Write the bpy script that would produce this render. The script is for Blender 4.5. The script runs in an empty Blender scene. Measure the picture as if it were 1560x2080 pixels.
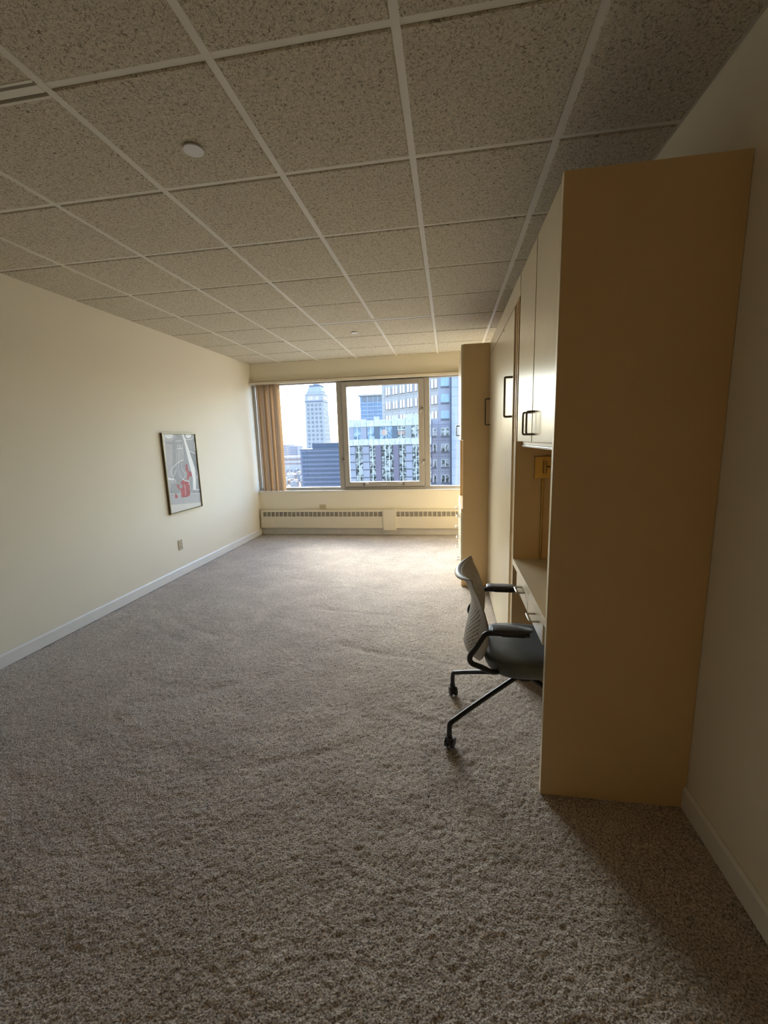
import bpy, bmesh, math, random
import numpy as np
from mathutils import Vector, Matrix

random.seed(7)
np.random.seed(7)
scene = bpy.context.scene
COL = scene.collection

# ------------------------------------------------------------------ camera
F_PX, YAW, PITCH, ROLL, CAM_H = 851.4, 0.1560, 0.1704, -0.0296, 1.5053
cam_d = bpy.data.cameras.new('camera')
cam_d.sensor_fit = 'HORIZONTAL'
cam_d.sensor_width = 36.0
cam_d.lens = F_PX / 1560.0 * 36.0
cam_d.clip_start = 0.05
cam_d.clip_end = 8000.0
cam = bpy.data.objects.new('camera', cam_d)
COL.objects.link(cam)
_f = Vector((-math.sin(YAW) * math.cos(PITCH), math.cos(YAW) * math.cos(PITCH), -math.sin(PITCH)))
_r = Vector((math.cos(YAW), math.sin(YAW), 0))
_u = _r.cross(_f)
_r2 = math.cos(ROLL) * _r + math.sin(ROLL) * _u
_u2 = -math.sin(ROLL) * _r + math.cos(ROLL) * _u
_m = Matrix((_r2, _u2, -_f)).transposed().to_4x4()
_m.translation = (0, 0, CAM_H)
cam.matrix_world = _m
scene.camera = cam

# ------------------------------------------------------------------ world: hazy bright sky, the sun veiled high to the front left
SKY = 1.45
world = bpy.data.worlds.new('hazy_sky')
scene.world = world
world.use_nodes = True
_wn, _wl = world.node_tree.nodes, world.node_tree.links
_bg = _wn['Background']
_sky = _wn.new('ShaderNodeTexSky')
_sky.sky_type = 'NISHITA'
_sky.sun_disc = False
_sky.sun_elevation = math.radians(37)
_sky.sun_rotation = math.radians(-31)
_sky.air_density = 1.0
_sky.dust_density = 2.8
_sky.ozone_density = 1.0
_wb = _wn.new('ShaderNodeVectorMath')          # camera white balance
_wb.operation = 'MULTIPLY'
_wb.inputs[1].default_value = (0.91, 1.0, 1.11)
_wl.new(_sky.outputs['Color'], _wb.inputs[0])
_wl.new(_wb.outputs['Vector'], _bg.inputs['Color'])
_bg.inputs['Strength'].default_value = SKY

# room dimensions (metres)
XL, XR, YD, YB, H = -3.117, 0.941, 6.536, -1.70, 2.735
SILL, HEAD = 0.725, 2.465

# window portal: only steers the sampling of the sky through the window opening, gives off nothing itself
_pl = bpy.data.lights.new('window_portal', 'AREA')
_pl.shape = 'RECTANGLE'
_pl.size, _pl.size_y = XR - XL, HEAD - SILL
_pl.cycles.is_portal = True
_po = bpy.data.objects.new('window_portal', _pl)
_po.location = ((XL + XR) / 2, YD + 0.16, (SILL + HEAD) / 2)
_po.rotation_euler = (math.radians(-90), 0, 0)
COL.objects.link(_po)

vs = scene.view_settings
vs.view_transform = 'Standard'
vs.look = 'None'
vs.gamma = 1.0
vs.use_curve_mapping = False
vs.exposure = 0.45
scene.cycles.max_bounces = 7
scene.cycles.diffuse_bounces = 5
scene.cycles.glossy_bounces = 3
scene.cycles.transparent_max_bounces = 8
scene.cycles.caustics_reflective = False
scene.cycles.caustics_refractive = False
scene.cycles.use_denoising = True
scene.cycles.use_adaptive_sampling = True
scene.cycles.adaptive_threshold = 0.1
scene.cycles.sample_clamp_indirect = 6.0


# ------------------------------------------------------------------ materials
def srgb(r, g, b):
    def c(v):
        v /= 255.0
        return v / 12.92 if v <= 0.04045 else ((v + 0.055) / 1.055) ** 2.4
    return (c(r), c(g), c(b), 1.0)


def mat(name, col, rough=0.5, metal=0.0, var=0.04, scale=8.0, bump=0.0, bscale=60.0, bdist=0.002, spec=0.5, detail=3.0):
    m = bpy.data.materials.new(name)
    m.use_nodes = True
    nt = m.node_tree
    N, L = nt.nodes, nt.links
    b = N['Principled BSDF']
    b.inputs['Roughness'].default_value = rough
    b.inputs['Metallic'].default_value = metal
    b.inputs['Specular IOR Level'].default_value = spec
    geo = N.new('ShaderNodeNewGeometry')
    nz = N.new('ShaderNodeTexNoise')
    nz.inputs['Scale'].default_value = scale
    nz.inputs['Detail'].default_value = detail
    L.new(geo.outputs['Position'], nz.inputs['Vector'])
    rp = N.new('ShaderNodeValToRGB')
    rp.color_ramp.elements[0].position = 0.3
    rp.color_ramp.elements[1].position = 0.7
    rp.color_ramp.elements[0].color = tuple(c * (1 - var) for c in col[:3]) + (1,)
    rp.color_ramp.elements[1].color = tuple(min(1, c * (1 + var)) for c in col[:3]) + (1,)
    L.new(nz.outputs['Fac'], rp.inputs['Fac'])
    L.new(rp.outputs['Color'], b.inputs['Base Color'])
    if bump:
        n2 = N.new('ShaderNodeTexNoise')
        n2.inputs['Scale'].default_value = bscale
        n2.inputs['Detail'].default_value = 4
        L.new(geo.outputs['Position'], n2.inputs['Vector'])
        bp = N.new('ShaderNodeBump')
        bp.inputs['Strength'].default_value = bump
        bp.inputs['Distance'].default_value = bdist
        L.new(n2.outputs['Fac'], bp.inputs['Height'])
        L.new(bp.outputs['Normal'], b.inputs['Normal'])
    return m


M = {}
M['wall'] = mat('cream_wall_paint', (0.84, 0.78, 0.635, 1), 0.6, var=0.012, scale=1.5, bump=0.12, bscale=220, spec=0.3)
M['rear'] = mat('warm_bounce_tint', (0.88, 0.52, 0.21, 1), 0.6, var=0.03)  # unseen wall's colour chosen to bounce warm light onto the near panel
M['trim'] = mat('white_trim_paint', (0.80, 0.79, 0.75, 1), 0.4, var=0.02)
M['lam'] = mat('cream_laminate', (0.75, 0.54, 0.28, 1), 0.28, var=0.02, scale=4, bump=0.05, bscale=90, bdist=0.001)
M['door'] = mat('pale_cream_laminate', (0.76, 0.665, 0.485, 1), 0.26, var=0.02, scale=4, bump=0.05, bscale=90, bdist=0.001)
M['lam_edge'] = mat('cream_laminate_edge', (0.78, 0.67, 0.47, 1), 0.35, var=0.02)
M['recess'] = mat('brown_board', (0.22, 0.13, 0.065, 1), 0.6, var=0.08)
M['bar'] = mat('bronze_pull_metal', (0.16, 0.13, 0.10, 1), 0.38, 0.6, var=0.05)
M['barlight'] = mat('pale_pull_metal', (0.62, 0.58, 0.50, 1), 0.35, 0.5, var=0.04)
M['brass'] = mat('aged_brass', (0.50, 0.34, 0.11, 1), 0.32, 0.85, var=0.10, scale=20)
M['whitepl'] = mat('white_plastic', (0.80, 0.80, 0.78, 1), 0.4, var=0.02)
M['ivory'] = mat('ivory_plate', (0.52, 0.45, 0.26, 1), 0.4, var=0.03)
M['darkslot'] = mat('dark_slot', (0.03, 0.025, 0.02, 1), 0.7, var=0.1)
M['alu'] = mat('warm_grey_aluminium', (0.42, 0.395, 0.355, 1), 0.45, 0.15, var=0.03, scale=12)
M['alud'] = mat('dark_grey_gasket', (0.12, 0.11, 0.10, 1), 0.6, var=0.05)
M['heater'] = mat('cream_enamel', (0.72, 0.66, 0.52, 1), 0.42, var=0.02)
M['heatgrey'] = mat('grey_kickplate', (0.68, 0.67, 0.64, 1), 0.5, var=0.04)
M['fin'] = mat('grey_fins', (0.33, 0.30, 0.24, 1), 0.6, var=0.15, scale=150)
M['grid'] = mat('white_grid_paint', (0.80, 0.77, 0.68, 1), 0.5, var=0.02)
M['gold'] = mat('thin_gold_frame', (0.45, 0.37, 0.21, 1), 0.4, 0.6, var=0.05)
M['framedark'] = mat('bronze_frame_side', (0.10, 0.07, 0.03, 1), 0.4, 0.4, var=0.05)
M['chairshell'] = mat('grey_flexible_shell', (0.42, 0.385, 0.335, 1), 0.45, var=0.04)
M['chairlip'] = mat('sky_lit_lip', (0.36, 0.36, 0.36, 1), 0.45, var=0.03)  # same material as the shell, sky light put into the cooler grey
M['seat'] = mat('charcoal_upholstery', (0.105, 0.122, 0.13, 1), 0.32, var=0.06, scale=40, bump=0.15, bscale=400, bdist=0.0006)
M['black'] = mat('black_powder_coat', (0.013, 0.012, 0.012, 1), 0.38, var=0.1)
M['blackpl'] = mat('black_plastic', (0.018, 0.017, 0.017, 1), 0.5, var=0.1)
M['pad'] = mat('soft_black_armpad', (0.035, 0.035, 0.036, 1), 0.40, var=0.06)


def ceiling_mat():
    m = bpy.data.materials.new('fissured_mineral_tile')
    m.use_nodes = True
    N, L = m.node_tree.nodes, m.node_tree.links
    b = N['Principled BSDF']
    b.inputs['Roughness'].default_value = 0.9
    b.inputs['Specular IOR Level'].default_value = 0.1
    geo = N.new('ShaderNodeNewGeometry')
    n1 = N.new('ShaderNodeTexNoise')
    n1.inputs['Scale'].default_value = 105
    n1.inputs['Detail'].default_value = 3
    n1.inputs['Distortion'].default_value = 1.2
    L.new(geo.outputs['Position'], n1.inputs['Vector'])
    rp = N.new('ShaderNodeValToRGB')
    e = rp.color_ramp.elements
    e[0].position, e[0].color = 0.32, (0.25, 0.215, 0.15, 1)
    e[1].position, e[1].color = 0.62, (0.76, 0.70, 0.565, 1)
    e2 = e.new(0.44)
    e2.color = (0.60, 0.55, 0.43, 1)
    L.new(n1.outputs['Fac'], rp.inputs['Fac'])
    L.new(rp.outputs['Color'], b.inputs['Base Color'])
    bp = N.new('ShaderNodeBump')
    bp.inputs['Strength'].default_value = 0.8
    bp.inputs['Distance'].default_value = 0.006
    L.new(n1.outputs['Fac'], bp.inputs['Height'])
    L.new(bp.outputs['Normal'], b.inputs['Normal'])
    return m


def carpet_mat():
    m = bpy.data.materials.new('grey_brown_plush_carpet')
    m.use_nodes = True
    N, L = m.node_tree.nodes, m.node_tree.links
    b = N['Principled BSDF']
    b.inputs['Roughness'].default_value = 0.95
    b.inputs['Specular IOR Level'].default_value = 0.05
    b.inputs['Sheen Weight'].default_value = 0.25
    b.inputs['Sheen Roughness'].default_value = 0.5
    geo = N.new('ShaderNodeNewGeometry')
    n1 = N.new('ShaderNodeTexNoise')
    n1.inputs['Scale'].default_value = 170
    n1.inputs['Detail'].default_value = 3
    L.new(geo.outputs['Position'], n1.inputs['Vector'])
    rp = N.new('ShaderNodeValToRGB')
    e = rp.color_ramp.elements
    e[0].position, e[0].color = 0.30, (0.15, 0.122, 0.096, 1)
    e[1].position, e[1].color = 0.68, (0.81, 0.705, 0.605, 1)
    L.new(n1.outputs['Fac'], rp.inputs['Fac'])
    # brushed patches of the pile
    n2 = N.new('ShaderNodeTexNoise')
    n2.inputs['Scale'].default_value = 3.2
    n2.inputs['Detail'].default_value = 2
    n2.inputs['Distortion'].default_value = 0.8
    L.new(geo.outputs['Position'], n2.inputs['Vector'])
    mr = N.new('ShaderNodeMapRange')
    mr.inputs['From Min'].default_value = 0.3
    mr.inputs['From Max'].default_value = 0.7
    mr.inputs['To Min'].default_value = 0.88
    mr.inputs['To Max'].default_value = 1.10
    L.new(n2.outputs['Fac'], mr.inputs['Value'])
    mx = N.new('ShaderNodeVectorMath')
    mx.operation = 'SCALE'
    L.new(rp.outputs['Color'], mx.inputs[0])
    L.new(mr.outputs['Result'], mx.inputs['Scale'])
    L.new(mx.outputs['Vector'], b.inputs['Base Color'])
    bp = N.new('ShaderNodeBump')
    bp.inputs['Strength'].default_value = 0.9
    bp.inputs['Distance'].default_value = 0.006
    L.new(n1.outputs['Fac'], bp.inputs['Height'])
    L.new(bp.outputs['Normal'], b.inputs['Normal'])
    return m


def glass_mat():
    m = bpy.data.materials.new('window_glass')
    m.use_nodes = True
    N, L = m.node_tree.nodes, m.node_tree.links
    N.remove(N['Principled BSDF'])
    out = N['Material Output']
    tr = N.new('ShaderNodeBsdfTransparent')
    tr.inputs['Color'].default_value = (0.93, 0.96, 0.96, 1)
    gl = N.new('ShaderNodeBsdfGlossy')
    gl.inputs['Roughness'].default_value = 0.02
    mx = N.new('ShaderNodeMixShader')
    mx.inputs['Fac'].default_value = 0.05
    L.new(tr.outputs[0], mx.inputs[1])
    L.new(gl.outputs[0], mx.inputs[2])
    L.new(mx.outputs[0], out.inputs['Surface'])
    return m


def vane_mat():
    m = bpy.data.materials.new('tan_vane_fabric')
    m.use_nodes = True
    N, L = m.node_tree.nodes, m.node_tree.links
    N.remove(N['Principled BSDF'])
    out = N['Material Output']
    geo = N.new('ShaderNodeNewGeometry')
    mp = N.new('ShaderNodeMapping')
    mp.inputs['Scale'].default_value = (160, 160, 6)
    L.new(geo.outputs['Position'], mp.inputs['Vector'])
    nz = N.new('ShaderNodeTexNoise')
    nz.inputs['Scale'].default_value = 1.0
    L.new(mp.outputs['Vector'], nz.inputs['Vector'])
    rp = N.new('ShaderNodeValToRGB')
    rp.color_ramp.elements[0].color = (0.48, 0.365, 0.25, 1)
    rp.color_ramp.elements[1].color = (0.68, 0.54, 0.385, 1)
    L.new(nz.outputs['Fac'], rp.inputs['Fac'])
    d = N.new('ShaderNodeBsdfDiffuse')
    t = N.new('ShaderNodeBsdfTranslucent')
    L.new(rp.outputs['Color'], d.inputs['Color'])
    L.new(rp.outputs['Color'], t.inputs['Color'])
    mx = N.new('ShaderNodeMixShader')
    mx.inputs['Fac'].default_value = 0.48
    L.new(d.outputs[0], mx.inputs[1])
    L.new(t.outputs[0], mx.inputs[2])
    L.new(mx.outputs[0], out.inputs['Surface'])
    return m


M['tile'] = ceiling_mat()
M['carpet'] = carpet_mat()
M['glass'] = glass_mat()
M['vane'] = vane_mat()


# ------------------------------------------------------------------ mesh helpers
class MB:
    def __init__(s):
        s.v, s.f, s.mi = [], [], []

    def add(s, vs_, fs, mi=0):
        o = len(s.v)
        s.v += [tuple(map(float, p)) for p in vs_]
        s.f += [tuple(i + o for i in f) for f in fs]
        s.mi += [mi] * len(fs)
        return s

    def box(s, x0, x1, y0, y1, z0, z1, mi=0):
        if x0 > x1: x0, x1 = x1, x0
        if y0 > y1: y0, y1 = y1, y0
        if z0 > z1: z0, z1 = z1, z0
        return s.add([(x0, y0, z0), (x1, y0, z0), (x1, y1, z0), (x0, y1, z0), (x0, y0, z1), (x1, y0, z1), (x1, y1, z1), (x0, y1, z1)],
                     [(0, 3, 2, 1), (4, 5, 6, 7), (0, 1, 5, 4), (1, 2, 6, 5), (2, 3, 7, 6), (3, 0, 4, 7)], mi)

    def tube(s, pts, r, n=10, mi=0, smooth=2):
        P = [Vector(p) for p in pts]
        for _ in range(smooth):
            Q = [P[0]]
            for a, b in zip(P[:-1], P[1:]):
                Q += [a.lerp(b, 0.25), a.lerp(b, 0.75)]
            Q.append(P[-1])
            P = Q
        rr = r if callable(r) else (lambda t: r)
        prev = None
        rings = []
        for i, p in enumerate(P):
            d = (P[min(i + 1, len(P) - 1)] - P[max(i - 1, 0)]).normalized()
            a = prev if prev is not None else (Vector((0, 0, 1)) if abs(d.z) < 0.9 else Vector((1, 0, 0)))
            a = (a - d * a.dot(d)).normalized()
            prev = a
            b = d.cross(a)
            R = rr(i / (len(P) - 1))
            rings.append([p + R * (math.cos(2 * math.pi * k / n) * a + math.sin(2 * math.pi * k / n) * b) for k in range(n)])
        vs_ = [q for rg in rings for q in rg]
        fs = []
        for i in range(len(rings) - 1):
            for k in range(n):
                k2 = (k + 1) % n
                fs.append((i * n + k, i * n + k2, (i + 1) * n + k2, (i + 1) * n + k))
        fs.append(tuple(reversed(range(n))))
        fs.append(tuple((len(rings) - 1) * n + k for k in range(n)))
        return s.add(vs_, fs, mi)

    def cyl(s, a, b, r, n=20, mi=0, r2=None):
        r2 = r if r2 is None else r2
        return s.tube([a, b], lambda t: r + (r2 - r) * t, n, mi, 0)

    def prism(s, poly, z0, z1, mi=0):
        n = len(poly)
        vs_ = [(x, y, z0) for x, y in poly] + [(x, y, z1) for x, y in poly]
        fs = [tuple(reversed(range(n))), tuple(range(n, 2 * n))] + [(i, (i + 1) % n, n + (i + 1) % n, n + i) for i in range(n)]
        return s.add(vs_, fs, mi)

    def mesh(s, name, mats, off=(0, 0, 0)):
        me = bpy.data.meshes.new(name)
        me.from_pydata([(x - off[0], y - off[1], z - off[2]) for x, y, z in s.v], [], s.f)
        for m_ in (mats if isinstance(mats, (list, tuple)) else [mats]):
            me.materials.append(m_)
        if any(s.mi):
            me.polygons.foreach_set('material_index', s.mi)
        bm = bmesh.new()
        bm.from_mesh(me)
        bmesh.ops.recalc_face_normals(bm, faces=bm.faces)
        bm.to_mesh(me)
        bm.free()
        return me

    def build(s, name, mats, parent=None, bevel=0, smooth=False, seg=2):
        """coordinates are world coordinates (for parents without rotation)"""
        off = (0, 0, 0)
        q = parent
        while q is not None:
            off = tuple(a + b for a, b in zip(off, q.location))
            q = q.parent
        o = bpy.data.objects.new(name, s.mesh(name, mats, off))
        COL.objects.link(o)
        o.parent = parent
        finish(o, bevel, smooth, seg)
        return o

    def top(s, name, mats, base, bevel=0, smooth=False, seg=2):
        """a thing that is one mesh, with its origin at base"""
        o = bpy.data.objects.new(name, s.mesh(name, mats, base))
        o.location = base
        COL.objects.link(o)
        finish(o, bevel, smooth, seg)
        return o


def finish(o, bevel, smooth, seg=2):
    if bevel:
        b = o.modifiers.new('bevel', 'BEVEL')
        b.width = bevel
        b.segments = seg
        b.limit_method = 'ANGLE'
        b.angle_limit = math.radians(40)
    if smooth:
        for p in o.data.polygons:
            p.use_smooth = True
        if smooth != 'all':
            try:
                o.data.set_sharp_from_angle(angle=math.radians(45))
            except Exception:
                pass


def tag(o, label=None, cat=None, group=None, kind=None):
    if label: o['label'] = label
    if cat: o['category'] = cat
    if group: o['group'] = group
    if kind: o['kind'] = kind
    return o


def thing(name, label, cat, loc=(0, 0, 0), rz=0, group=None, kind=None):
    o = bpy.data.objects.new(name, None)
    o.empty_display_size = 0.1
    o.location = loc
    o.rotation_euler = (0, 0, rz)
    COL.objects.link(o)
    return tag(o, label, cat, group, kind)


def inst(me, name, parent, loc, scale=(1, 1, 1)):
    o = bpy.data.objects.new(name, me)
    o.location = loc
    o.scale = scale
    o.parent = parent
    COL.objects.link(o)
    return o


# ================================================================== THE SHELL OF THE ROOM
def make_floor():
    xs = np.arange(XL - 0.02, XR + 0.03, 0.0075)
    ys = list(np.arange(YB - 0.05, 0.6, 0.05))
    y = 0.6
    while y < YD + 0.03:
        ys.append(y)
        y += 0.0062 * max(1.0, y / 1.1) ** 0.65
    ys = np.array(ys)
    nx, ny = len(xs), len(ys)
    X, Y = np.meshgrid(xs, ys)

    def smooth_noise(cx, cy, amp):
        gx, gy = int((XR - XL + .1) / cx) + 4, int((YD - YB + .2) / cy) + 4
        g = np.random.rand(gy, gx) - 0.5
        fx, fy = (X - XL + 0.02) / cx, (Y - YB + 0.05) / cy
        ix, iy = fx.astype(int), fy.astype(int)
        tx, ty = fx - ix, fy - iy
        tx, ty = tx * tx * (3 - 2 * tx), ty * ty * (3 - 2 * ty)
        a = g[iy, ix] * (1 - tx) + g[iy, np.minimum(ix + 1, gx - 1)] * tx
        iy2 = np.minimum(iy + 1, gy - 1)
        b = g[iy2, ix] * (1 - tx) + g[iy2, np.minimum(ix + 1, gx - 1)] * tx
        return amp * (a * (1 - ty) + b * ty)
    Z = (np.random.rand(ny, nx) - 0.5) * 0.0055 + smooth_noise(0.02, 0.018, 0.003) + smooth_noise(0.13, 0.09, 0.005) + smooth_noise(0.5, 0.4, 0.006)
    # long brushed tracks in the pile
    for (x0, y0, x1, y1, w) in ((-2.6, 3.1, -1.9, 2.7, .03), (-2.5, 3.25, -1.7, 2.8, .03), (-1.9, 2.0, -0.9, 2.5, .04), (-1.4, 3.6, -0.2, 3.3, .03), (-2.2, 2.2, -1.5, 3.0, .03),
                                (-0.9, 2.9, 0.1, 2.6, .03), (-0.5, 2.2, 0.3, 1.95, .03), (-1.1, 1.6, -0.3, 1.9, .03), (-1.9, 4.4, -0.6, 4.0, .03), (-0.2, 1.85, 0.3, 1.75, .02)):
        d = np.hypot(x1 - x0, y1 - y0)
        ux, uy = (x1 - x0) / d, (y1 - y0) / d
        t = (X - x0) * ux + (Y - y0) * uy
        s_ = -(X - x0) * uy + (Y - y0) * ux + 0.03 * np.sin(t * 5)
        Z -= 0.004 * np.exp(-(s_ / w) ** 2) * np.clip(t / 0.2, 0, 1) * np.clip((d - t) / 0.2, 0, 1)
    Z -= 0.004
    me = bpy.data.meshes.new('floor')
    co = np.stack([X, Y, Z], -1).reshape(-1, 3).astype(np.float32)
    i = np.arange(ny - 1)[:, None] * nx + np.arange(nx - 1)[None, :]
    q = np.stack([i, i + 1, i + 1 + nx, i + nx], -1).reshape(-1)
    nf = len(q) // 4
    me.vertices.add(len(co))
    me.vertices.foreach_set('co', co.ravel())
    me.loops.add(len(q))
    me.loops.foreach_set('vertex_index', q.astype(np.int32))
    me.polygons.add(nf)
    me.polygons.foreach_set('loop_start', np.arange(0, 4 * nf, 4, dtype=np.int32))
    me.polygons.foreach_set('use_smooth', np.ones(nf, dtype=bool))
    me.update(calc_edges=True)
    me.materials.append(M['carpet'])
    o = bpy.data.objects.new('floor', me)
    COL.objects.link(o)
    tag(o, 'grey brown plush carpet covering the whole floor', kind='structure')


make_floor()


def struct(name, mb, m, label=None, bevel=0):
    o = mb.build(name, m, None, bevel)
    tag(o, label, kind='structure')
    return o


struct('wall_left', MB().box(XL - 0.15, XL, YB - 0.15, YD + 0.4, -0.1, H + 0.2), M['wall'], 'long bare cream wall on the left')
struct('wall_right', MB().box(XR, XR + 0.15, YB - 0.15, YD + 0.4, -0.1, H + 0.2), M['wall'], 'cream wall behind the cabinets on the right')
struct('wall_front', MB().box(XL, XR, YB - 0.15, YB, -0.1, H + 0.2), M['rear'], 'unseen wall behind the viewer, coloured to bounce warm light')
struct('wall_back', MB().box(XL, XR, YD, YD + 0.22, -0.1, SILL - 0.012).box(XL, XR, YD, YD + 0.22, HEAD, H + 0.2), M['wall'], 'cream window wall above and below the glazing')

for side, x0, x1, y1 in (('left', XL, XL + 0.014, YD - 0.06), ('right', XR - 0.014, XR, 1.632)):
    mb = MB()
    xa, xb = x0, x1
    mb.box(xa, xb, YB, y1, 0, 0.085)
    if side == 'left':
        mb.add([(xa, YB, .085), (xb, YB, .085), (xa + .005, YB, .097), (xa, YB, .097), (xa, y1, .085), (xb, y1, .085), (xa + .005, y1, .097), (xa, y1, .097)],
               [(0, 1, 2, 3), (7, 6, 5, 4), (1, 5, 6, 2), (2, 6, 7, 3)])
    else:
        mb.add([(xb, YB, .085), (xa, YB, .085), (xb - .005, YB, .097), (xb, YB, .097), (xb, y1, .085), (xa, y1, .085), (xb - .005, y1, .097), (xb, y1, .097)],
               [(3, 2, 1, 0), (4, 5, 6, 7), (2, 6, 5, 1), (3, 7, 6, 2)])
    o = mb.build('baseboard_' + side, M['trim'] if side == 'left' else M['trim'])
    tag(o, 'white painted baseboard along the %s wall' % side, kind='structure')

# ---- suspended ceiling: slab, runners, cross tees, tiles
GX0, GSX, GY0, GSY = -2.594, 0.6096, 0.8638, 0.6204
ceil = thing('ceiling', 'suspended ceiling of fissured mineral tiles in a white grid', None, (0, 0, H), kind='structure')
MB().box(XL - 0.1, XR + 0.1, YB - 0.1, YD + 0.2, H + 0.10, H + 0.2).build('ceiling_slab', M['grid'], ceil)
BW, REV = 0.029, 0.007
gx = [GX0 + k * GSX for k in range(0, 6)]
gy = [GY0 + j * GSY for j in range(-4, 10) if YB + 0.1 < GY0 + j * GSY < YD - 0.05]
for x in gx:
    MB().box(x - BW / 2, x + BW / 2, YB, YD, H + REV - 0.003, H + REV + 0.03).build('grid_runner', M['grid'], ceil)
ex, ey = [XL] + gx + [XR], [YB] + gy + [YD]
for y in gy:
    for a, b in zip(ex[:-1], ex[1:]):
        MB().box(a + (BW / 2 if a > XL + .01 else 0), b - (BW / 2 if b < XR - .01 else 0), y - BW / 2 + .001, y + BW / 2 - .001, H + REV - 0.001, H + REV + 0.03).build('cross_tee', M['grid'], ceil)
# wall angle trim at the room's edges
for a in ((XL, XL + .022, YB, YD), (XR - .022, XR, YB, YD), (XL + .022, XR - .022, YD - .022, YD), (XL + .022, XR - .022, YB, YB + .022)):
    MB().box(*a, H + REV - .002, H + REV + .02).build('wall_angle', M['grid'], ceil)
tcache = {}
DIFF = [(-2.594, -1.375, 1), (-1.375, -0.156, 6)]     # linear air diffusers: x range, row
for iy, (y0, y1) in enumerate(zip(ey[:-1], ey[1:])):
    for ix, (x0, x1) in enumerate(zip(ex[:-1], ex[1:])):
        a = x0 + (BW / 2 if ix else 0.012)
        b = x1 - (BW / 2 if ix < len(ex) - 2 else 0.012)
        c = y0 + (BW / 2 if iy else 0.012)
        d = y1 - (BW / 2 if iy < len(ey) - 2 else 0.012)
        for (dx0, dx1, row) in DIFF:
            yy = GY0 + row * GSY
            if a > dx0 - .02 and b < dx1 + .02:
                if abs(y0 - yy) < .01: c = yy + 0.036
                if abs(y1 - yy) < .01: d = yy - 0.036
        key = (round(b - a, 4), round(d - c, 4))
        if key not in tcache:
            w, l = key
            r = 0.004
            mb = MB()
            mb.add([(-w / 2, -l / 2, .03), (w / 2, -l / 2, .03), (w / 2, l / 2, .03), (-w / 2, l / 2, .03),
                    (-w / 2, -l / 2, r), (w / 2, -l / 2, r), (w / 2, l / 2, r), (-w / 2, l / 2, r),
                    (-w / 2 + r, -l / 2 + r, 0), (w / 2 - r, -l / 2 + r, 0), (w / 2 - r, l / 2 - r, 0), (-w / 2 + r, l / 2 - r, 0)],
                   [(0, 1, 2, 3), (8, 11, 10, 9)] + [(i, (i + 1) % 4, 4 + (i + 1) % 4, 4 + i) for i in range(4)] + [(4 + i, 4 + (i + 1) % 4, 8 + (i + 1) % 4, 8 + i) for i in range(4)])
            tcache[key] = mb.mesh('ceiling_tile', M['tile'])
        inst(tcache[key], 'ceiling_tile', ceil, ((a + b) / 2, (c + d) / 2, random.uniform(-.0006, .0006)))

for i, (x0, x1, row) in enumerate(DIFF):
    yy = GY0 + row * GSY
    t = thing('air_diffuser', ['long slot air diffuser in the ceiling at the upper left edge', 'long slot air diffuser in the ceiling near the window'][i],
              'air diffuser', ((x0 + x1) / 2, yy, H), group='slot air diffusers in the ceiling')
    a, b = x0 + BW / 2, x1 - BW / 2
    MB().box(a, b, yy - .034, yy + .034, H + .012, H + .06).build('plenum', M['darkslot'], t)
    for k in (-1, 1):
        MB().box(a, b, yy + k * .034 - .005, yy + k * .034 + .005, H - .001, H + .03).build('side_rail', M['grid'], t)
    MB().box(a, b, yy - .014, yy + .016, H + .001, H + .012).build('blade', M['grid'], t)

for i, (x, y) in enumerate(((-1.056, 1.856), (-1.065, 5.0))):
    t = MB().cyl((x, y, H - .011), (x, y, H - .005), .041, 32).cyl((x, y, H - .005), (x, y, H + .012), .030, 24).top(
        'sprinkler_cover', M['whitepl'], (x, y, H), smooth=True)
    tag(t, ['white round sprinkler cover in a near ceiling tile, the larger looking one', 'white round sprinkler cover beyond the slot diffuser near the window'][i], 'sprinkler cover', 'round sprinkler covers')

# ---- window wall: sill, three windows
sill = MB().box(XL, XR, YD - 0.025, YD + 0.06, SILL - 0.012, SILL + 0.004).build('trim_1', M['trim'], bevel=.002)
tag(sill, 'thin white window sill along the glazing', kind='structure')
FY0, FY1 = YD + 0.03, YD + 0.105
GZ0, GZ1 = 0.775, 2.405


def pane(x0, x1, z0, z1, parent, y):
    return MB().box(x0, x1, y - .003, y + .003, z0, z1).build('pane', M['glass'], parent)


def fixed_window(n, x0, x1, label):
    w = thing('window_%d' % n, label, None, ((x0 + x1) / 2, FY0, SILL), kind='structure')
    MB().box(x0, x1, FY0, FY1, SILL + .004, GZ0).build('bottom_rail', M['alu'], w, .003)
    MB().box(x0, x1, FY0, FY1, GZ1, HEAD).build('top_rail', M['alu'], w, .003)
    return w


w1 = fixed_window(1, XL, -1.648, 'left fixed window pane behind the blind')
MB().box(XL, XL + .05, FY0, FY1, GZ0, GZ1).build('jamb', M['alu'], w1, .003)
MB().box(-1.728, -1.648, FY0 - .01, FY1, GZ0, GZ1).build('mullion', M['alu'], w1, .003)
MB().box(-1.735, -1.725, FY0 + .01, FY1 - .02, GZ0, GZ1).build('gasket', M['alud'], w1)
pane(XL + .05, -1.728, GZ0, GZ1, w1, YD + .07)
w3 = fixed_window(3, -0.365, XR, 'right fixed window pane beside the wardrobe')
MB().box(-0.365, -0.285, FY0 - .01, FY1, GZ0, GZ1).build('mullion', M['alu'], w3, .003)
MB().box(XR - .05, XR, FY0, FY1, GZ0, GZ1).build('jamb', M['alu'], w3, .003)
pane(-0.285, XR - .05, GZ0, GZ1, w3, YD + .07)
w2 = fixed_window(2, -1.648, -0.365, 'centre opening window in a thick grey sash')
SX0, SX1, SZ0, SZ1 = -1.642, -0.371, GZ0 + .003, GZ1 - .003
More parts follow.
